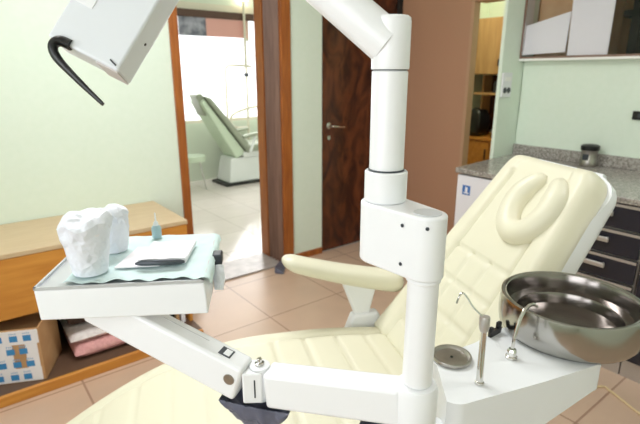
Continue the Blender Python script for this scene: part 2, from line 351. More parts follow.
# carton
t = thing('cardboard_carton', (-.05, 2.5, .051), 'cardboard carton wrapped in white paper with blue printed blocks under the low cabinet', 'box')
bx0, bx1, by0, by1, bz0, bz1 = -.40, 0, 0, .26, .051, .325
m = MB()
m.box(bx0, bx1, by0, by0+.006, bz0, bz1).box(bx0, bx1, by1-.006, by1, bz0, bz1).box(bx0, bx0+.006, by0+.006, by1-.006, bz0, bz1).box(bx1-.006, bx1, by0+.006, by1-.006, bz0, bz1).box(bx0, bx1, by0, by1, bz0, bz0+.006)
m.box(bx0+.007, bx1-.007, by0+.007, by1-.007, bz1-.06, bz1-.05)
rotm = Matrix.Translation((.192, 2.362, 0)) @ Matrix.Rotation(math.radians(-25), 4, 'Z')
def carton(mb, name, mm): bmesh.ops.transform(mb.bm, matrix=rotm, verts=mb.bm.verts); return mb.build(name, mm, t)
carton(m, 'carton_body', M['cardboard'])
m = MB()
m.box(bx0, bx1-.012, by0-.002, by0, .055, .125).box(bx0, bx1-.004, by0-.002, by0, .25, .32)
m.box(-.34, -.29, by0-.002, by0, .125, .25).box(-.20, -.12, by0-.002, by0, .125, .25).box(-.065, -.014, by0-.002, by0, .125, .25).box(-.29, -.20, by0-.002, by0, .19, .25)
carton(m, 'paper_wrap', M['paper'])
rr = random.Random(3)
for row, z0 in enumerate((.066, .132, .2, .266)):
    for k in range(6):
        x = bx0+.012+k*.06+(row % 2)*.02+rr.uniform(-.004, .004)
        if x+.04 > bx1-.012: continue
        m = MB(); m.quad([(x, by0-.0025, z0), (x+.034, by0-.0025, z0), (x+.034, by0-.0025, z0+.030), (x, by0-.0025, z0+.030)])
        for q in range(4):
            xx = x+.002+q*.008; m.quad([(xx, by0-.0025, z0+.036), (xx+.004, by0-.0025, z0+.036), (xx+.004, by0-.0025, z0+.036+rr.uniform(.006, .012)), (xx, by0-.0025, z0+.044)], 1)
        carton(m, 'printed_block', [M['teal'], M['ink']])
def soft_block(name, m, x0, x1, y0, y1, z0, z1, label, cat, seed=0, amp=.008, rot=0):
    n = 18; top = []; bot = []
    cx, cy = (x0+x1)/2, (y0+y1)/2
    for i in range(n+1):
        a, b = [], []
        for j in range(n+1):
            u, v = i/n*2-1, j/n*2-1
            e = (1-abs(u)**6)*(1-abs(v)**6); x = u*(x1-x0)/2; y = v*(y1-y0)/2
            x, y = x*math.cos(rot)-y*math.sin(rot), x*math.sin(rot)+y*math.cos(rot)
            nz = noise.noise(V((x*14+seed, y*14, seed*2.))) * amp
            a.append((cx+x, cy+y, (z0+z1)/2+(z1-z0)/2*math.sqrt(max(e, 0))+nz*min(1, e*3))); b.append((cx+x, cy+y, (z0+z1)/2-(z1-z0)/2*math.sqrt(max(e, 0))))
        top.append(a); bot.append(b)
    return tag(MB().shell(top, bot).build(name, m, ang=80), label, cat)
soft_block('folded_towel', M['pink'], .335, .66, 2.42, 2.74, .052, .120, 'pink folded towel at the bottom of the pile on the low shelf', 'towel', 1)
soft_block('folded_cloth', M['whitecloth'], .33, .63, 2.46, 2.76, .124, .172, 'white folded cloth lying on the pink towel', 'cloth', 5)
soft_block('cloth_bag', M['darkcloth'], .335, .53, 2.54, 2.80, .178, .31, 'dark brown cloth bag on top of the folded linen pile', 'bag', 8, .02)
soft_block('cloth_roll', M['greycloth'], .67, .745, 2.46, 2.66, .052, .12, 'small grey rolled cloth beside the pink towel', 'cloth', 3)
mags = [(.762, .016, 'paper', 'white magazine standing leftmost in the upright row on the low shelf'), (.790, .024, 'dark', 'dark magazine second from left in the upright row on the low shelf'),
        (.822, .014, 'paper', 'white magazine third from left in the upright row on the low shelf'), (.850, .026, 'dark', 'dark magazine fourth from left in the upright row on the low shelf'),
        (.884, .018, 'cardboard', 'tan magazine fifth from left in the upright row on the low shelf'), (.916, .022, 'paper', 'white magazine rightmost in the upright row by the cabinet side')]
for x, wd, mm, lb in mags:
    tag(MB().box(x, x+wd, 2.48, 2.70, .051, .30).build('magazine', M[mm], bevel=.002), lb, 'magazine', 'magazines on the low shelf')

# ------------------------------------------------------------------ counter side
t = thing('worktop', (2.8, .4, .87), 'grey speckled granite worktop with low splashback along the right wall', 'worktop')
MB().prism([(2.44, -1.2), (X1-.001, -1.2), (X1-.001, 1.848), (2.96, 1.83), (2.44, 1.775)], .870, .900).build('slab', M['granite'], t, bevel=.004)
MB().box(X1-.021, X1-.001, -1.2, 1.845, .9005, .972).build('splashback', M['granite'], t, bevel=.002)
t = thing('mini_fridge', (2.8, 1.52, 0), 'white mini fridge under the left end of the granite worktop', 'fridge')
MB().box(2.50, 3.1, 1.27, 1.762, .02, .855).build('body', M['fridge'], t, bevel=.006)
MB().box(2.452, 2.497, 1.268, 1.765, .04, .86).build('door', M['fridge'], t, bevel=.008)
st = MB().box(2.4505, 2.4515, 1.665, 1.72, .742, .80).build('sticker', M['blue'], t); st['label'] = 'blue sticker with white figure'
MB().box(2.4498, 2.4504, 1.684, 1.70, .757, .79).box(2.4498, 2.4504, 1.672, 1.712, .75, .756).build('sticker_mark', M['paper'], st)
for x, y in ((2.55, 1.32), (2.55, 1.72), (3.05, 1.32), (3.05, 1.72)): MB().cyl((x, y), .018, 0, .021, 12).build('foot', M['black'], t)
def drawer_unit(y0, y1, label, rows):
    t = thing('drawer_cabinet', (2.8, (y0+y1)/2, 0), label, 'drawer cabinet')
    MB().box(2.468, 3.15, y0, y1, .0, .868).build('body', M['alu'], t)
    for a, b in rows:
        f = MB().box(2.448, 2.466, y0+.006, y1-.006, a, b).build('drawer', M['navy'], t, bevel=.002)
        MB().box(2.444, 2.4478, y0+.006, y1-.006, b-.014, b-.001).build('edge_strip', M['alu'], f)
        if b-a < .06: continue
        c = y0+.20; z = b-.045
        MB().box(2.412, 2.424, c-.07, c+.07, z-.013, z+.010).box(2.424, 2.4478, c-.06, c-.05, z-.006, z+.006).box(2.424, 2.4478, c+.05, c+.06, z-.006, z+.006).build('handle', M['alu'], f, bevel=.003)
rows = ((.10, .475), (.485, .603), (.613, .734), (.744, .864))
drawer_unit(.728, 1.255, 'navy drawer cabinet with aluminium bar handles beside the mini fridge', rows)
drawer_unit(.15, .722, 'navy cabinet right of the drawers behind the steel bowl', ((.10, .735), (.744, .864)))
t = thing('steel_jar', (3.135, 1.285, .9), 'small steel jar with black lid on the granite worktop', 'jar')
MB().lathe([(0, .9005), (.048, .9005), (.052, .908), (.052, .935), (.046, .95), (.046, .99), (.05, 1.0), (0, 1.0)], (3.13, 1.30, 0), 32).build('body', M['steelb'], t)
MB().lathe([(0, 1.0), (.051, 1.0), (.053, 1.004), (.053, 1.026), (.04, 1.034), (0, 1.036)], (3.13, 1.30, 0), 32).build('lid', M['black'], t)
MB().obox((3.079, 1.30, .96), (0, 1, 0), (0, 0, 1), (1, 0, 0), .016, .018, .004).build('clasp', M['clip'], t)
t = thing('wall_socket', (3.2, 1.09, 1.217), 'black socket on the right wall at the picture edge', 'socket')
MB().box(X1-.014, X1-.0005, 1.04, 1.125, 1.193, 1.243).build('plate', M['black'], t, bevel=.004)
MB().lathe([(0, 0), (.014, 0), (.014, .004), (0, .004)], (X1-.0145, 1.083, 1.218), 16, (-1, 0, 0)).build('outlet', M['clip'], t)
t = thing('light_switch', (2.99, 1.845, 1.38), 'white double switch plate on the pale green wall beside the opening', 'switch')
MB().box(2.962, 3.07, 1.836, 1.8495, 1.30, 1.458).build('plate', M['white2'], t, bevel=.004)
MB().box(2.982, 3.05, 1.832, 1.8358, 1.405, 1.43).build('rocker', M['ceil'], t, bevel=.001)
for x in (2.993, 3.038): MB().lathe([(0, 0), (.02, 0), (.018, .004), (0, .004)], (x, 1.8358, 1.345), 18, (0, -1, 0)).build('outlet', M['clip'], t)

# behind the glazed opening
t = MB().hexa([(3.164, 1.555, 1.583), (3.170, 1.555, 1.583), (3.170, 1.838, 1.572), (3.164, 1.838, 1.572), (3.180, 1.555, 1.822), (3.186, 1.555, 1.822), (3.186, 1.839, 1.757), (3.180, 1.839, 1.757)]).build('paper_sheet', M['paper'])
tag(t, 'white card leaning low behind the glass at the left', 'card')
t = MB().hexa([(3.168, 1.304, 1.561), (3.175, 1.304, 1.561), (3.175, 1.541, 1.561), (3.168, 1.541, 1.561), (3.170, 1.302, 2.05), (3.177, 1.302, 2.05), (3.177, 1.55, 2.05), (3.170, 1.55, 2.05)]).build('paper_sheet', M['paper'])
tag(t, 'tall white card standing upright behind the middle of the glass', 'card')
tag(MB().box(3.34, 3.6, 1.42, 1.85, 1.554, 2.15).build('cardboard_box', M['cardboard'], bevel=.003), 'brown cardboard box behind the white cards in the glazed opening', 'box')
t = thing('dark_rack', (3.6, 1.15, 1.554), 'dark rack with tan slats behind the right part of the glass', 'rack')
MB().box(3.74, 3.8, .62, 1.40, 1.554, 2.3).build('back_board', M['dark'], t)
for y in (.78, 1.02, 1.3): MB().box(3.55, 3.735, y, y+.05, 1.554, 2.3).build('upright', M['dark'], t)
MB().box(3.55, 3.735, .62, 1.4, 1.80, 1.84).build('shelf', M['dark'], t)
for y in (.88, 1.14, 1.22): MB().box(3.70, 3.735, y, y+.05, 1.56, 1.79).build('slat', M['cabwood'], t)

# kitchen beyond
k = 4.1/4.7; zz = lambda z: 1.45+(z-1.45)*k
t = thing('wall_cupboard', (4.2, 2.75, 1.44), 'light wooden wall cupboard seen through the right opening', 'cupboard')
MB().box(4.13, 4.44, 2.2, 2.95, 1.445, 1.945).build('body', M['cabwood'], t)
f = MB().box(4.105, 4.128, 2.58, 2.84, 1.45, 1.94).build('door', M['cabwood'], t, bevel=.004); MB().tube([(4.095, 2.605, 1.52), (4.095, 2.605, 1.58)], .008, 8).build('handle', M['black'], f)
f = MB().box(4.105, 4.128, 2.22, 2.572, 1.45, 1.94).build('door', M['cabwood'], t, bevel=.004)
MB().box(4.115, 4.135, 2.845, 2.93, 1.445, 1.945).build('side_panel', M['cabwood'], t)
t = thing('open_shelf', (4.25, 2.7, 1.18), 'open dark shelf with wooden boards under the wall cupboard', 'shelf')
MB().box(4.13, 4.44, 2.2, 2.86, 1.26, 1.28).build('board', M['cabwood'], t)
MB().box(4.30, 4.44, 2.87, 2.89, .862, 1.44).build('side_panel', M['cabwood'], t)
MB().box(4.42, 4.44, 2.2, 2.86, .862, 1.44).build('back_panel', M['darkdoor'], t)
for i, (y, r, hh, mm, lb) in enumerate(((2.68, .028, .10, 'clip', 'dark grey jar on the kitchen shelf nearer the opening edge'), (2.6, .025, .08, 'creamframe', 'cream jar on the kitchen shelf beside the grey jar'))):
    tag(MB().lathe([(0, 1.281), (r, 1.281), (r, 1.281+hh*.8), (r*.7, 1.281+hh), (0, 1.281+hh)], (4.22, y, 0), 16).build('storage_jar', M[mm]), lb, 'jar')
tag(MB().lathe([(0, .863), (.05, .863), (.07, .91), (.065, .93), (0, .935)], (4.2, 2.62, 0), 20).build('steel_bowl', M['steelb']), 'small steel bowl on the kitchen base cupboard', 'bowl')
soft_block('black_bag', M['black'], 4.08, 4.28, 2.74, 2.93, .863, 1.12, 'black bag on the kitchen base cupboard beside the brown wall', 'bag', 2, .02)
t = thing('base_cupboard', (4.2, 2.6, 0), 'orange wooden kitchen base cupboard seen through the right opening', 'cupboard')
MB().box(4.08, 4.44, 2.2, 2.94, 0, .84).build('body', M['oak'], t); MB().box(4.05, 4.44, 2.2, 2.95, .84, .862).build('top', M['oak'], t)
for a, b in ((2.60, 2.92), (2.24, 2.59)):
    f = MB().box(4.058, 4.078, a, b, .06, .83).build('door', M['oak'], t, bevel=.004); MB().tube([(4.05, a+.03, .66), (4.05, a+.03, .76)], .007, 8).build('handle', M['black'], f)

# ------------------------------------------------------------------ main dental chair
ang = math.radians(-22.5); L = V((math.cos(ang), math.sin(ang), 0)); W = V((L.y, -L.x, 0)); C0 = V((1.014, .857, 0)); Z = V((0, 0, 1))
ph = math.radians(54.4); D = L*math.cos(ph)+Z*math.sin(ph); N = -L*math.sin(ph)+Z*math.cos(ph)
BO = C0+Z*.563-W*.030; T = .792
ch = thing('dental_chair', C0 - L*.35, 'large cream padded dental chair with reclined backrest behind the steel bowl unit', 'dental chair')
def groove(x, c, wd=.006): return math.exp(-((x-c)/wd)**2)
def hwid(t, grow=0):
    h = .285+(.186-.285)*t/T; rc = .065
    if t > T-rc: h -= rc*(1-math.sqrt(max(0, 1-((t-(T-rc))/rc)**2)))
    return h+grow
def edge(e, re): e = max(0, min(1, e/re)); return math.sqrt(max(0, 1-(1-e)**2))
nt, nw = 100, 90; top, bot = [], []
for i in range(nt+1):
    t = T*(1-(1-i/nt)**1.25) if i else 0; a, b = [], []
    hw = hwid(t)
    for j in range(nw+1):
        s_ = math.sin((j/nw*2-1)*math.pi/2); u = s_*hw
        e = min(hw-abs(u), T-t+.0, t+.012)
        h = .062*edge(e, .04)
        h -= .011*groove(abs(u), .60*hw, .008)*(1 if t < T-.07 else 0)
        if abs(u) < .60*hw:
            for q in (.10, .205, .31, .415): h -= .008*groove(t, q, .006)
            if t < .42:
                h -= .007*groove(abs(u), .2*hw, .006)
        else: h += .006
        a.append(BO+D*t+W*u+N*(h-.062)); b.append(BO+D*t+W*u-N*.068)
    top.append(a); bot.append(b)
MB().shell(top, bot).build('backrest', M['cream'], ch, ang=70)
top, bot = [], []
for i in range(41):
    t = -.02+(T+.032)*(1-(1-i/40)**1.3); a, b = [], []; hw = hwid(min(max(t-.0, 0), T), .015)
    for j in range(31):
        u = math.sin((j/30*2-1)*math.pi/2)*hw
        lip = .022*math.exp(-((hw-abs(u))/.006)**2)*max(0, min(1, (T-.05-t)/.08))
        a.append(BO+D*t+W*u-N*(.069-lip)); b.append(BO+D*t+W*u-N*(.069+.045*edge(min(hw-abs(u), T+.012-t), .05)+.012))
    top.append(a); bot.append(b)
MB().shell(top, bot).build('backrest_shell', M['white2'], ch, ang=60)
# horseshoe headrest
m = MB(); pts = []; rad = []
for k in range(41):
    a = math.radians(108+k*(324/40)); du, dt = math.cos(a)*.070, math.sin(a)*.094
    pts.append(BO+D*(.628+dt)+W*(.060+du)+N*.002); f = min(k, 40-k)/6; rad.append(.039*min(1, .35+.65*math.sqrt(min(1, f))))
m.tube(pts, rad, 16).build('headrest', M['cream'], ch, ang=80)['label'] = 'horseshoe shaped neck cushion'
# seat and leg rest
def zs(s):
    K = [(-.06, .562), (0, .570), (.2, .594), (.45, .602), (.6, .588), (.75, .545), (.9, .475), (1.05, .385), (1.25, .25)]
    for (a, za), (b, zb) in zip(K, K[1:]):
        if s <= b:
            f = (s-a)/(b-a); f = max(0, f); return za+(zb-za)*f
    return K[-1][1]
zsm = lambda s: sum(zs(s+q) for q in (-.06, -.03, 0, .03, .06))/5
nt = 130; top, bot = [], []; SL = 1.22
for i in range(nt+1):
    s = -.04+SL*i/nt; a, b = [], []; hw = .302-.01*max(0, s-.4)/.8
    for j in range(nw+1):
        u = math.sin((j/nw*2-1)*math.pi/2)*hw
        e = min(hw-abs(u), s+.045, SL-.035-s)
        h = .07*edge(e, .04)
        if abs(u) < .76*hw:
            for q in range(11): h -= .008*groove(s, .06+q*.108, .006)
        h -= .010*groove(abs(u), .76*hw, .008)
        base = C0-L*s+W*u+Z*zsm(s)
        a.append(base+Z*(h-.07)); b.append(base-Z*.085)
    top.append(a); bot.append(b)
MB().shell(top, bot).build('seat', M['cream'], ch, ang=70)
top, bot = [], []
for i in range(31):
    s = .0+1.0*i/30; a, b = [], []
    for j in range(9):
        u = (j/8*2-1)*.25; base = C0-L*s+W*u+Z*zsm(s); a.append(base-Z*.086); b.append(base-Z*.13)
    top.append(a); bot.append(b)
MB().shell(top, bot).build('seat_shell', M['white2'], ch, ang=50)
P0 = C0-L*.42
MB().obox(P0+Z*.25, L, W, Z, .16, .13, .185).build('column', M['white2'], ch, bevel=.03)
MB().obox(P0+Z*.03, L, W, Z, .36, .24, .03).build('base_plate', M['white2'], ch, bevel=.02)
# far armrest
def arm_pt(s, w, z): return C0+L*s+W*w+Z*z
m = MB(); n = 36; top, bot = [], []
for i in range(n+1):
    f = (1-math.cos(math.pi*i/n))/2; s = -.325+.455*f; zc = .836-.13*f - .01*math.sin(f*math.pi); a, b = [], []
    hh = .036*edge(min(f, 1-f)*.45, .05)*(.72+.42*f)+.002; ww = .044*edge(min(f, 1-f)*.45, .05)+.003
    for j in range(13):
        u = math.sin((j/12*2-1)*math.pi/2); e = math.sqrt(max(0, 1-abs(u)**2.6))
        a.append(arm_pt(s, -.33+u*ww, zc+hh*e)); b.append(arm_pt(s, -.33+u*ww, zc-hh*e))
    top.append(a); bot.append(b)
m.shell(top, bot).build('armrest', M['cream'], ch, ang=80)
m = MB()
def pr(s0, s1, z, w0=-.345, w1=-.315): return [arm_pt(s0, w0, z), arm_pt(s1, w0, z), arm_pt(s1, w1, z), arm_pt(s0, w1, z)]
m.hexa(pr(-.06, -.005, .60)+pr(-.115, .03, .745))
m.build('armrest_bracket', M['white2'], ch, bevel=.006)
MB().hexa(pr(-.10, .06, .52, -.35, -.30)+pr(-.07, .03, .605, -.348, -.305)).build('armrest_mount', M['white2'], ch, bevel=.01)

# ------------------------------------------------------------------ spittoon unit
ZU = .93
un = thing('spittoon_unit', (.68, .43, 0), 'white spittoon unit with large round steel bowl beside the dental chair', 'dental unit')
poly = []
def arc(cx, cy, r, a0, a1, n=6):
    for k in range(n+1):
        a = math.radians(a0+(a1-a0)*k/n); poly.append((cx+r*math.cos(a), cy+r*math.sin(a)))
arc(.611, .409, .030, 190, 252)          # rounded near-left corner
poly += [(.76, .331), (.895, .2935)]
arc(.894, .3035, .010, 255, 340, 3)
poly += [(.945, .40), (.972, .478), (.87, .481), (.769, .483)]
arc(.689, .478, .037, 20, 175, 7)
zl = []
for x, y in poly:
    f = max(0, min(1, (x-.60)/(.30))); zl.append(.775+(.878-.775)*f)
MB().prism(poly, zl, ZU).build('body', M['white2'], un, bevel=.006)
MB().prism([(.612, .40), (.72, .372), (.745, .46), (.64, .49)], .03, .776).build('column', M['white2'], un, bevel=.01)
MB().prism([(.55, .36), (.78, .30), (.84, .50), (.60, .56)], 0, .03).build('base', M['white2'], un, bevel=.008)
bc = (.965, .393, 0)
prof = [(0, ZU+.0005), (.10, ZU+.0005), (.128, ZU+.004), (.134, ZU+.012), (.1362, ZU+.024), (.1375, ZU+.042), (.1365, ZU+.060), (.1362, ZU+.071), (.135, ZU+.078), (.130, ZU+.0795), (.125, ZU+.077), (.122, ZU+.070), (.120, ZU+.05), (.119, ZU+.044), (.101, ZU+.041), (.099, ZU+.037), (.095, ZU+.018), (.07, ZU+.012), (.02, ZU+.009), (0, ZU+.008)]
bw = MB().lathe(prof[:11], bc, 96, cap=False).build('bowl', M['steel'], un, ang=50)
MB().lathe(prof[10:], bc, 96, cap=False).build('basin', M['steelin'], bw, ang=50)
MB().lathe([(0, ZU+.0095), (.018, ZU+.0105), (.018, ZU+.013), (0, ZU+.0135)], (bc[0]-.02, bc[1], 0), 24).build('drain', M['chrome'], bw)
MB().lathe([(0, ZU+.0004), (.034, ZU+.0004), (.0365, ZU+.003), (.037, ZU+.008), (.036, ZU+.0095), (.033, ZU+.0095), (.031, ZU+.0075), (.029, ZU+.0045), (.0, ZU+.0042)], (.689, .476, 0), 40).build('cup_plate', M['steelb'], un)
MB().cyl((.689, .476), .003, ZU+.0042, ZU+.0056, 12, .0005).build('drain_hole', M['black'], un)
sp = MB().lathe([(0, 0), (.0085, 0), (.0085, .003), (.0062, .005), (.0055, .055), (.0055, .095), (.0058, .096)], (.665, .399, ZU+.0005), 20, (.07, .06, 1)).build('cup_filler', M['chrome'], un)
MB().lathe([(0, 0), (.006, 0), (.0085, .006), (.009, .010), (.009, .025), (.0085, .028), (0, .028)], (.672, .405, ZU+.096), 24, (.05, .05, 1)).build('cup_filler_head', M['alu'], sp)
MB().tube(smooth_path([(.674, .407, 1.05), (.664, .423, 1.066), (.658, .435, 1.084), (.653, .440, 1.091), (.646, .441, 1.088), (.642, .443, 1.074)], 6), .0017, 8).build('spout', M['chrome'], sp)
fa = MB().lathe([(0, 0), (.0115, 0), (.0115, .004), (.009, .006), (.009, .016), (.006, .020), (0, .020)], (.781, .408, ZU+.0005), 8).build('bowl_filler', M['chrome'], un)
MB().tube(smooth_path([(.781, .408, .945), (.783, .407, .975), (.792, .406, 1.008), (.808, .405, 1.027), (.826, .403, 1.030), (.842, .402, 1.022)], 6), .0034, 10).build('spout', M['chrome'], fa)
m = MB().box(.812, .85, .472, .480, ZU, ZU+.012)
m.box(.812, .822, .472, .480, ZU+.012, ZU+.022); m.box(.838, .85, .472, .480, ZU+.012, ZU+.026)
m.build('handpiece_rest', M['black'], un, bevel=.002)
tag(MB().tube(smooth_path([(1.5, .78, .006), (2.1, .79, .006), (2.284, .736, .006), (2.287, .692, .006), (2.26, .63, .006), (2.233, .577, .006), (2.2, .50, .006), (2.1, .3, .006)], 8), .006, 8).build('power_cable', M['cable']), 'cream power cable lying on the tiles below the steel bowl', 'cable')

# ------------------------------------------------------------------ lamp on its post
PA, PB = V((.535, .431, 0)), V((.540, .522, 0))
lp = thing('dental_lamp', (PA.x, PA.y, .8), 'white dental operating lamp on swivelling post in front of the chair', 'dental lamp')
MB().cyl(PA, .0237, .973, 1.16).build('lower_post', M['white'], lp)
def stad(r0, r1, z0, z1, r_in=None):
    ax = (PA-PB).normalized(); a0 = math.atan2(ax.y, ax.x); pl = []
    for k in range(17): a = a0+math.pi/2+math.pi*k/16; pl.append((PB.x+r0*math.cos(a), PB.y+r0*math.sin(a)))
    for k in range(17): a = a0-math.pi/2+math.pi*k/16; pl.append((PA.x+r1*math.cos(a), PA.y+r1*math.sin(a)))
    return MB().prism(pl, z0, z1)
sb = stad(.0385, .0290, 1.157, 1.256).build('swivel_box', M['white'], lp, bevel=.004)
MB().cyl(PA, .0205, 1.2561, 1.2575, 32, .0004).build('post_cap', mat('grey_cap', srgb(208, 210, 212), .5), sb)
MB().cyl(PA, .0262, 1.150, 1.1568, 32).build('lower_ring', M['white'], sb)
ax = (PA-PB).normalized(); side = V((ax.y, -ax.x, 0)); side = side if side.dot(V((-PA.x, -PA.y, 0))) > 0 else -side
for f, z in ((.80, 1.238), (.80, 1.178), (1.22, 1.241)):
    p = PB+(PA-PB)*f+side*(.0312 if f < 1 else .0205)+Z*z
    MB().lathe([(0, 0), (.0028, 0), (.0028, .0012), (0, .0016)], p+side*.0002, 12, side if f < 1 else (side+ax*1.0)).build('screw', M['clip'], sb)
MB().cyl(PB, .0335, 1.2562, 1.305).build('upper_collar', M['white'], lp)
MB().cyl(PB, .0285, 1.3052, 1.3075, 40, .0005).build('collar_gap', M['clip'], lp)
MB().cyl(PB, .0268, 1.306, 1.455).build('upper_post', M['white'], lp)
MB().cyl(PB, .0262, 1.4552, 1.4562, 40, .0003).build('post_seam', M['clip'], lp)
el = MB().lathe([(0, 1.4565), (.0278, 1.4565), (.0282, 1.458), (.0282, 1.523), (.0272, 1.528), (.024, 1.5305), (0, 1.531)], PB, 40).build('elbow', M['white'], lp)
e0 = V((.540, .522, 1.489)); e1 = V((.388, .70, 1.68))
MB().tube([e0+(e1-e0)*.02, e0+(e1-e0)*.5, e1], [.0315, .030, .029], 28).build('upper_arm', M['white'], lp)
MB().lathe([(0, -.032), (.028, -.032), (.033, -.027), (.033, .027), (.028, .032), (0, .032)], e1, 28, (W.x, W.y, 0)).build('arm_joint', M['white'], lp)
# lamp head
A52 = math.radians(52); TH = math.atan(138/480)
lf = V((math.cos(A52)*math.cos(TH), math.sin(A52)*math.cos(TH), -math.sin(TH))); lr = V((math.sin(A52), -math.cos(A52), 0)); lu = lr.cross(lf)   # the head's tilt
bl = V((.1443, .8305, 1.5045)); ra = math.radians(27)
u = lr*math.cos(ra)-lu*math.sin(ra); v = lr*math.sin(ra)+lu*math.cos(ra); nrm = -lf; wl = .115; HL = .27
v, nrm = v*math.cos(.12)-nrm*math.sin(.12), nrm*math.cos(.12)+v*math.sin(.12)
def lpnt(a, b, c): return bl+u*(a*wl)+v*b+nrm*c
m = MB(); front = [(.0, .0), (.5, .0), (1.0, .0), (1.0, HL), (0, HL)]; back = [(.02, .0), (.5, .0), (1.0, .0), (1.0, HL), (0.02, HL)]
A = [m.bm.verts.new(lpnt(a, b, 0)) for a, b in front]; B = [m.bm.verts.new(lpnt(a, b, -.055)) for a, b in back]
m.bm.faces.new(A); m.bm.faces.new(B[::-1])
for i in range(5): m.bm.faces.new([A[i], B[i], B[(i+1) % 5], A[(i+1) % 5]])
hd = m.build('lamp_head', M['lampw'], lp, bevel=.004)
MB().obox(lpnt(.5, .15, -.075), u, v, nrm, wl*.36, .09, .02).build('rear_housing', M['lampw'], hd, bevel=.01)
MB().obox(lpnt(.84, -.0012, -.028), u, nrm, v, wl*.15, .024, .0012).build('rating_plate', mat('plate_grey', srgb(206, 200, 198), .5), hd)
MB().obox(lpnt(.17, .075, .0006), u, v, nrm, wl*.15, .010, .0008).build('embossed_badge', M['white'], hd, bevel=.001)
MB().lathe([(0, 0), (.0022, 0), (.0022, .001), (0, .0012)], lpnt(1.0, .062, -.03)+u*.0005, 12, u).build('screw', M['black'], hd)
MB().obox(lpnt(.90, .008, .0005), (u+v*-.35), nrm, v, .006, .0008, .0012).build('slot', M['clip'], hd)
hq = [(23, 9), (13, 5), (6.5, 8), (6, 15), (11, 24), (21, 35), (38, 52), (57, 70)]
hp = [bl+lr*(x*.00146)-lu*(y*.00146)+nrm*(-.004+.0012*i) for i, (x, y) in enumerate(hq)]
hr = [.0115, .0112, .0105, .0098, .0088, .0072, .0056, .0036]
sp_ = smooth_path(hp, 6); rr_ = [hr[min(i//6, 6)]+(hr[min(i//6, 6)+1]-hr[min(i//6, 6)])*((i % 6)/6) if i < 42 else hr[-1] for i in range(len(sp_))]
MB().tube(sp_, rr_, 14, .7).build('handle', M['black'], hd)['label'] = 'curved black handle'
e2 = lpnt(.5, .20, -.10)
MB().tube(smooth_path([e1, e1+V((-.06, .05, .03)), e2+V((.03, -.0, .09)), e2], 8), .018, 16).build('yoke', M['white'], lp)

# ------------------------------------------------------------------ tray arm
ta = thing('tray_arm', (PA.x, PA.y, .8), 'white jointed arm carrying the square instrument tray at the left', 'dental tray arm')
MB().lathe([(0, .76), (.033, .76), (.0345, .765), (.0345, .962), (.031, .971), (.0242, .9725), (0, .9725)], PA, 44).build('collar', M['white'], ta)
MB().obox((.585, .428, .84), (1, -.05, 0), (0, 1, 0), Z, .016, .018, .03).build('mount', M['white2'], ta)
E0 = V((.378, .660, 0)); dirA = (V((PA.x, PA.y, 0))-E0).normalized(); nA = V((dirA.y, -dirA.x, 0))
m = MB(); a0, a1 = E0+dirA*.017, V((PA.x, PA.y, 0))-dirA*.02
dirT = (dirA+Z*.085).normalized(); upT = (Z-dirA*.085).normalized(); m.obox((a0+a1)/2+Z*.9215, dirT, nA, upT, (a1-a0).length/2, .0245, .034); m.build('rear_beam', M['white'], ta, bevel=.007)
MB().lathe([(0, .882), (.019, .882), (.020, .884), (.020, .940), (.019, .945), (0, .945)], E0, 32).build('hinge', M['white'], ta)
MB().lathe([(0, .9452), (.0185, .9452), (.0185, .948), (.015, .949), (0, .949)], E0, 28).build('hinge_cap', M['white2'], ta)
MB().lathe([(0, .949), (.0085, .949), (.0085, .953), (.005, .954), (.005, .960), (.0035, .962), (0, .962)], E0, 16).build('hinge_pin', M['chrome'], ta)
T0 = V((.205, .895, 1.010)); s0 = V((.350, .680, .922)); dB = (T0-s0).normalized(); nB = dB.cross(Z).normalized(); uB = nB.cross(dB)
if uB.z < 0: uB = -uB
if nB.dot(V((-1, -1, 0))) < 0: nB = -nB
m = MB().obox((T0+s0)/2+dB*.025, dB, nB, uB, (T0-s0).length/2+.030, .0235, .036)
fb = m.build('front_beam', M['white'], ta, bevel=.007)
dh = V((s0.x-E0.x, s0.y-E0.y, 0)).normalized()
hs = V((dh.y, -dh.x, 0)); hs = hs if hs.dot(V((-1, -1, 0))) > 0 else -hs
hb = MB().obox(E0+dh*.012+Z*.914, dh, hs, Z, .018, .0226, .031).build('hinge_block', M['white'], ta, bevel=.004)
MB().obox(E0+dh*.008+hs*.0229+Z*.914, dh, hs, Z, .0012, .0004, .018).build('block_slit', M['clip'], hb)
c = s0+nB*.0237+dB*.014+uB*.006
MB().lathe([(0, 0), (.0105, 0), (.0105, .0012), (.0075, .0018), (0, .0005)], c, 24, nB).build('side_bolt', M['steelb'], fb)
c = s0+uB*.0363+dB*.040
MB().obox(c, dB, nB, uB, .012, .011, .0006).build('top_slot', M['clip'], fb, bevel=.0003)
MB().obox(c+uB*.0008+dB*-.003, dB, nB, uB, .006, .008, .0008).build('slot_tongue', M['white'], fb)
c = s0+uB*.0362+dB*.13
MB().obox(c-nB*.006, dB, nB, uB, .05, .0006, .0004).build('cover_seam', mat('seam_grey', srgb(196, 196, 198), .6), fb)
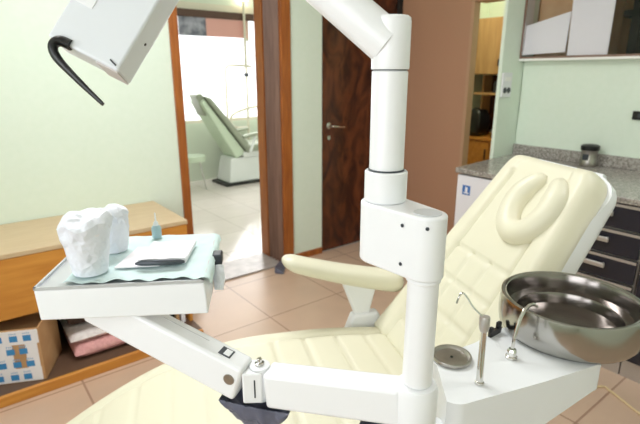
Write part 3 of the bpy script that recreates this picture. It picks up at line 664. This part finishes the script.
# tray
FL, FR, BR_, BLc = V((.077, .902, 0)), V((.324, .752, 0)), V((.423, 1.014, 0)), V((.193, 1.141, 0))
tu = (FR-FL).normalized(); tv = V((-tu.y, tu.x, 0)); tl = (FR-FL).length; td = .262
ZT = 1.092
def tp(a, b, z): return FL+tu*a+tv*b+Z*z
m = MB(); m.hexa([tp(.004, -.002, 1.034), tp(tl+.005, -.010, 1.034), tp(tl+.004, td, 1.034), tp(.006, td, 1.034), tp(0, 0, ZT-.002), tp(tl, 0, ZT-.002), tp(tl, td, ZT-.002), tp(0, td, ZT-.002)])
tr = m.build('tray_body', M['white'], ta, bevel=.003)
m = MB(); r_ = .012
m.hexa([tp(.0, .0, ZT-.0018), tp(tl, 0, ZT-.0018), tp(tl, td, ZT-.0018), tp(0, td, ZT-.0018), tp(.0, .0, ZT-.0006), tp(tl, 0, ZT-.0006), tp(tl, td, ZT-.0006), tp(0, td, ZT-.0006)])
for (a, b, c_, d_) in ((0, tl, 0, .004), (0, tl, td-.004, td), (0, .004, 0, td), (tl-.004, tl, 0, td)):
    m.hexa([tp(a, c_, ZT-.0006), tp(b, c_, ZT-.0006), tp(b, d_, ZT-.0006), tp(a, d_, ZT-.0006), tp(a, c_, ZT+.004), tp(b, c_, ZT+.004), tp(b, d_, ZT+.004), tp(a, d_, ZT+.004)])
m.build('steel_liner', mat('satin_tray_steel', srgb(200, 202, 204), .38, .35), tr)
MB().cyl(T0.xy.to_3d(), .026, 1.012, 1.0345).build('tray_pivot', M['white'], ta)
m = MB(); m.obox(tp(tl+.012, .135, 1.085), tu, tv, Z, .010, .016, .012).obox(tp(tl+.010, .125, 1.062), tu, tv, Z, .008, .008, .022)
m.build('tray_bracket', M['clip'], tr, bevel=.004)
MB().tube([tp(tl+.016, .085, 1.036), tp(tl+.017, .095, 1.056), tp(tl+.016, .11, 1.078)], [.009, .012, .009], 14).build('bracket_cover', M['bag'], tr)

# paper drape
n1, n2 = 44, 40; top, bot = [], []
for i in range(n1+1):
    a, b = [], []
    for j in range(n2+1):
        x = .045+(tl+.006-.045)*i/n1; y = .007+(td-.004-.007)*j/n2
        if j == 0 or j < 4: y += .0045*math.sin(i*.4+1)*(1-j/4)
        z = ZT+.0052+.0018*noise.noise(V((x*30, y*30, 1)))+.002*math.exp(-(j/2.)**2)*(1+math.sin(i*.9))
        z -= .0
        xo = x
        if x > tl-.004: z -= (x-(tl-.004))*.4; 
        p = tp(xo, y, z); a.append(p); b.append(p-Z*.0006)
    # right border hangs over the rim
    top.append(a); bot.append(b)
for q in range(1, 7):
    a, b = [], []
    for j in range(n2+1):
        y = .014+(td-.018)*j/n2; hang = (.016*q/6)*(.7+.5*math.sin(j*.3))*(1 if j > 2 else .5)
        p = tp(tl+.0075+.002*q/6+.001*math.sin(j*.7), y, ZT+.0-hang-.006+.003); a.append(p); b.append(p-tu*.0006)
    top.append(a); bot.append(b)
tag(MB().shell(top, bot).build('paper_drape', M['drape'], ang=80), 'pale green paper drape covering the instrument tray', 'paper drape')
ZD = ZT+.0085
def cup(a, b, r0, r1, hgt, seed, label, crump):
    def wob(r, z, t):
        q = V((math.cos(t)*2, math.sin(t)*2, z*40+seed)); k = min(1, max(0, z/hgt))
        return r*(1+.16*k*noise.noise(q*.9)+.07*noise.noise(q*2.6)*(.3+k)), z+(.020*noise.noise(V((math.cos(t)*r*30+seed, math.sin(t)*r*30, 3)))*(max(0, k-.6)/.4))
    t = thing('wrapped_cup', tp(a, b, ZD), label, 'cup')
    prof = [(0, 0), (r0*.95, 0)]+[(r0+(r1-r0)*k/10, hgt*k/10) for k in range(11)]
    MB().lathe([(r0*.0, .0), (r0*.9, 0), (r0, .002), (r1*.93, hgt*.82), (r1*.86, hgt*.82), (r0*.85, .004), (0, .004)], tp(a, b, ZD), 36).build('cup', M['paper'], t)
    pr_ = [(r0*1.02, .001)]+[(r0*1.03+(r1-r0)*k/12*1.03, hgt*k/12) for k in range(1, 13)]+[(r1*.95, hgt*1.05), (r1*.85, hgt*1.09), (r1*.7, hgt*1.12), (r1*.5, hgt*1.15), (r1*.3, hgt*1.16), (r1*.1, hgt*1.15), (0, hgt*1.15)]
    MB().lathe([(0, .0005)]+pr_, tp(a, b, ZD), 60, wob=wob).build('plastic_wrap', M['bag'], t, ang=22)
cup(.080, .052, .029, .044, .097, 3, 'cup in crumpled white plastic at the front left of the tray', 1)
cup(.090, .165, .026, .034, .080, 9, 'wrapped white cup behind the front one on the tray', 1)
# folded napkin, slim holder, bottle
m = MB(); m.hexa([tp(.118, .060, ZD), tp(.20, .062, ZD), tp(.215, .165, ZD), tp(.135, .17, ZD), tp(.118, .060, ZD+.0025), tp(.20, .062, ZD+.0025), tp(.215, .165, ZD+.0025), tp(.135, .17, ZD+.0025)])
tag(m.build('paper_napkin', M['paper'], bevel=.0008), 'flat white paper napkin under the folded one on the drape', 'napkin')
zb = ZD+.003
top, bot = [], []
for i in range(15):
    a, b = [], []
    for j in range(13):
        x, y = .160+.088*i/14+.006*j/12, .066+.112*j/12; z = zb+.007+.002*noise.noise(V((x*40, y*40, 7)))+(.004 if j < 2 else 0)
        a.append(tp(x, y, z)); b.append(tp(x, y, zb))
    top.append(a); bot.append(b)
tag(MB().shell(top, bot).build('paper_napkin', M['paper'], ang=60), 'folded white paper napkin with dark slim clip on its front edge', 'napkin')
m = MB().tube([tp(.158, .058, zb+.006), tp(.170, .056, zb+.008), tp(.210, .055, zb+.008), tp(.240, .057, zb+.007), tp(.248, .058, zb+.006)], [.002, .0055, .006, .005, .002], 12, 1)
tag(m.build('instrument_clip', M['clip']), 'slim dark grey clip lying along the napkin edge on the tray', 'clip')
t = thing('dropper_bottle', tp(.17, .235, ZD), 'tiny blue grey dropper bottle at the back edge of the tray', 'bottle')
MB().lathe([(0, 0), (.010, 0), (.0105, .002), (.0105, .022), (.007, .027), (0, .027)], tp(.160, .240, ZD), 20).build('bottle_body', mat('blue_grey_plastic', srgb(168, 196, 204), .3), t)
MB().lathe([(0, .0272), (.006, .0272), (.005, .034), (.0018, .038), (.0012, .056), (0, .056)], tp(.160, .240, ZD), 14).build('nozzle', M['white2'], t)

# dark cloth sleeve under elbow
def sleeve(p0, p1, wd, drop, seed):
    m = MB(); p0, p1 = V(p0), V(p1); ax_ = (p1-p0).normalized(); sd = V((ax_.y, -ax_.x, 0)).normalized(); n = 28; mm = 26; top, bot = [], []
    for i in range(n+1):
        f = i/n; a, b = [], []
        for j in range(mm+1):
            t = j/mm*math.pi; prof_ = math.sin(f*math.pi)**.6
            q = V((f*7+seed, t*2.2, seed)); wr = 1+.35*noise.noise(q)
            p = p0+(p1-p0)*f+sd*math.cos(t)*wd*(.9+.1*prof_)-Z*math.sin(t)**.7*drop*prof_*wr
            p += sd*.004*noise.noise(q*2.3)
            c_ = p0+(p1-p0)*f
            a.append(p); b.append(p+(c_-p)*.06)
        top.append(a); bot.append(b)
    return m.shell(top, bot)
tag(sleeve((.330, .712, .884), (.415, .612, .874), .0265, .058, 2).build('cloth_sleeve', M['slate'], ang=80), 'dark slate wrinkled cover hanging under the tray arm elbow', 'cover')
tag(sleeve((.482, .505, .874), (.516, .456, .872), .024, .05, 6).build('cloth_sleeve', M['slate'], ang=80), 'small dark slate cover hanging below the arm beside the post collar', 'cover')

# ------------------------------------------------------------------ light
cl = thing('unseen_light_panel', (.7, 1.8, CZ-.06), 'unseen white light panel added above the dental chair', 'ceiling light')  # unseen fixture, added to brighten the walls more than the foreground
MB().box(.05, 1.35, 1.6, 2.0, CZ-.03, CZ).build('frame', M['white2'], cl); MB().box(.08, 1.32, 1.63, 1.97, CZ-.055, CZ-.03).build('diffuser', M['tube'], cl)
cl = thing('unseen_light_panel', (2.0, -.2, CZ-.06), 'unseen white light panel added behind the camera to fill the right-hand faces', 'ceiling light')  # unseen second fixture, added to even out the light on right-hand faces
MB().box(1.5, 2.5, -.38, -.02, CZ-.03, CZ).build('frame', M['white2'], cl); MB().box(1.53, 2.47, -.35, -.05, CZ-.055, CZ-.03).build('diffuser', M['tube'], cl)
def area(name, loc, target, sx, sy, power, color):
    l = bpy.data.lights.new(name, 'AREA'); l.shape = 'RECTANGLE'; l.size = sx; l.size_y = sy; l.energy = power; l.color = color
    o = bpy.data.objects.new(name, l); COL.objects.link(o); o.location = loc; o.rotation_euler = (V(target)-V(loc)).to_track_quat('-Z', 'Y').to_euler(); return o
area('daylight_left_window', (X0+.03, .15, 1.6), (1, .5, 1.2), 2.6, 1.5, 25, (.935, .965, 1))
area('overhead_fill_light', (.7, 1.8, CZ-.07), (.7, 1.8, 0), 1.2, .32, 31, (.955, .975, 1))  # light of the added panel above the chair
area('daylight_next_room', (3.4, 6.2, 1.55), (3.2, 4.0, .6), 2.0, 1.4, 48, (1, .985, .97))
area('next_room_fill_light', (2.6, 4.7, CZ-.05), (2.6, 4.7, 0),   .8, .8, 9, (1, .985, .97))  # added fill for the far floor and chair, no fixture there
area('rear_fill_light', (2.0, -.2, CZ-.07), (2.0, -.2, 0), .9, .3, 9, (.95, .975, 1))  # light of the added panel behind the camera
area('kitchen_fill_light', (3.6, 2.3, CZ-.05), (3.8, 2.4, 0), .4, .4, 11, (1, .97, .75))  # added fill that brightens the kitchen, no lamp modelled there
wd = bpy.data.worlds.new('sky'); S.world = wd; wd.use_nodes = True
bg = wd.node_tree.nodes['Background']; bg.inputs[0].default_value = (.97, .985, 1, 1); bg.inputs[1].default_value = 2.2

# ------------------------------------------------------------------ camera
cam = bpy.data.cameras.new('camera'); co = bpy.data.objects.new('camera', cam); COL.objects.link(co); S.camera = co
A_ = math.radians(52); th = math.atan(138/480)
fwd = V((math.cos(A_)*math.cos(th), math.sin(A_)*math.cos(th), -math.sin(th)))
co.location = (0, 0, 1.45); co.rotation_euler = fwd.to_track_quat('-Z', 'Y').to_euler()
cam.sensor_width = 36; cam.lens = 27; cam.clip_start = .05
cam.dof.use_dof = True; cam.dof.focus_distance = .85; cam.dof.aperture_fstop = 6.5
S.view_settings.view_transform = 'Standard'; S.view_settings.look = 'None'; S.view_settings.gamma = 1; S.view_settings.exposure = 0
S.cycles.max_bounces = 10; S.cycles.diffuse_bounces = 5; S.cycles.use_denoising = True
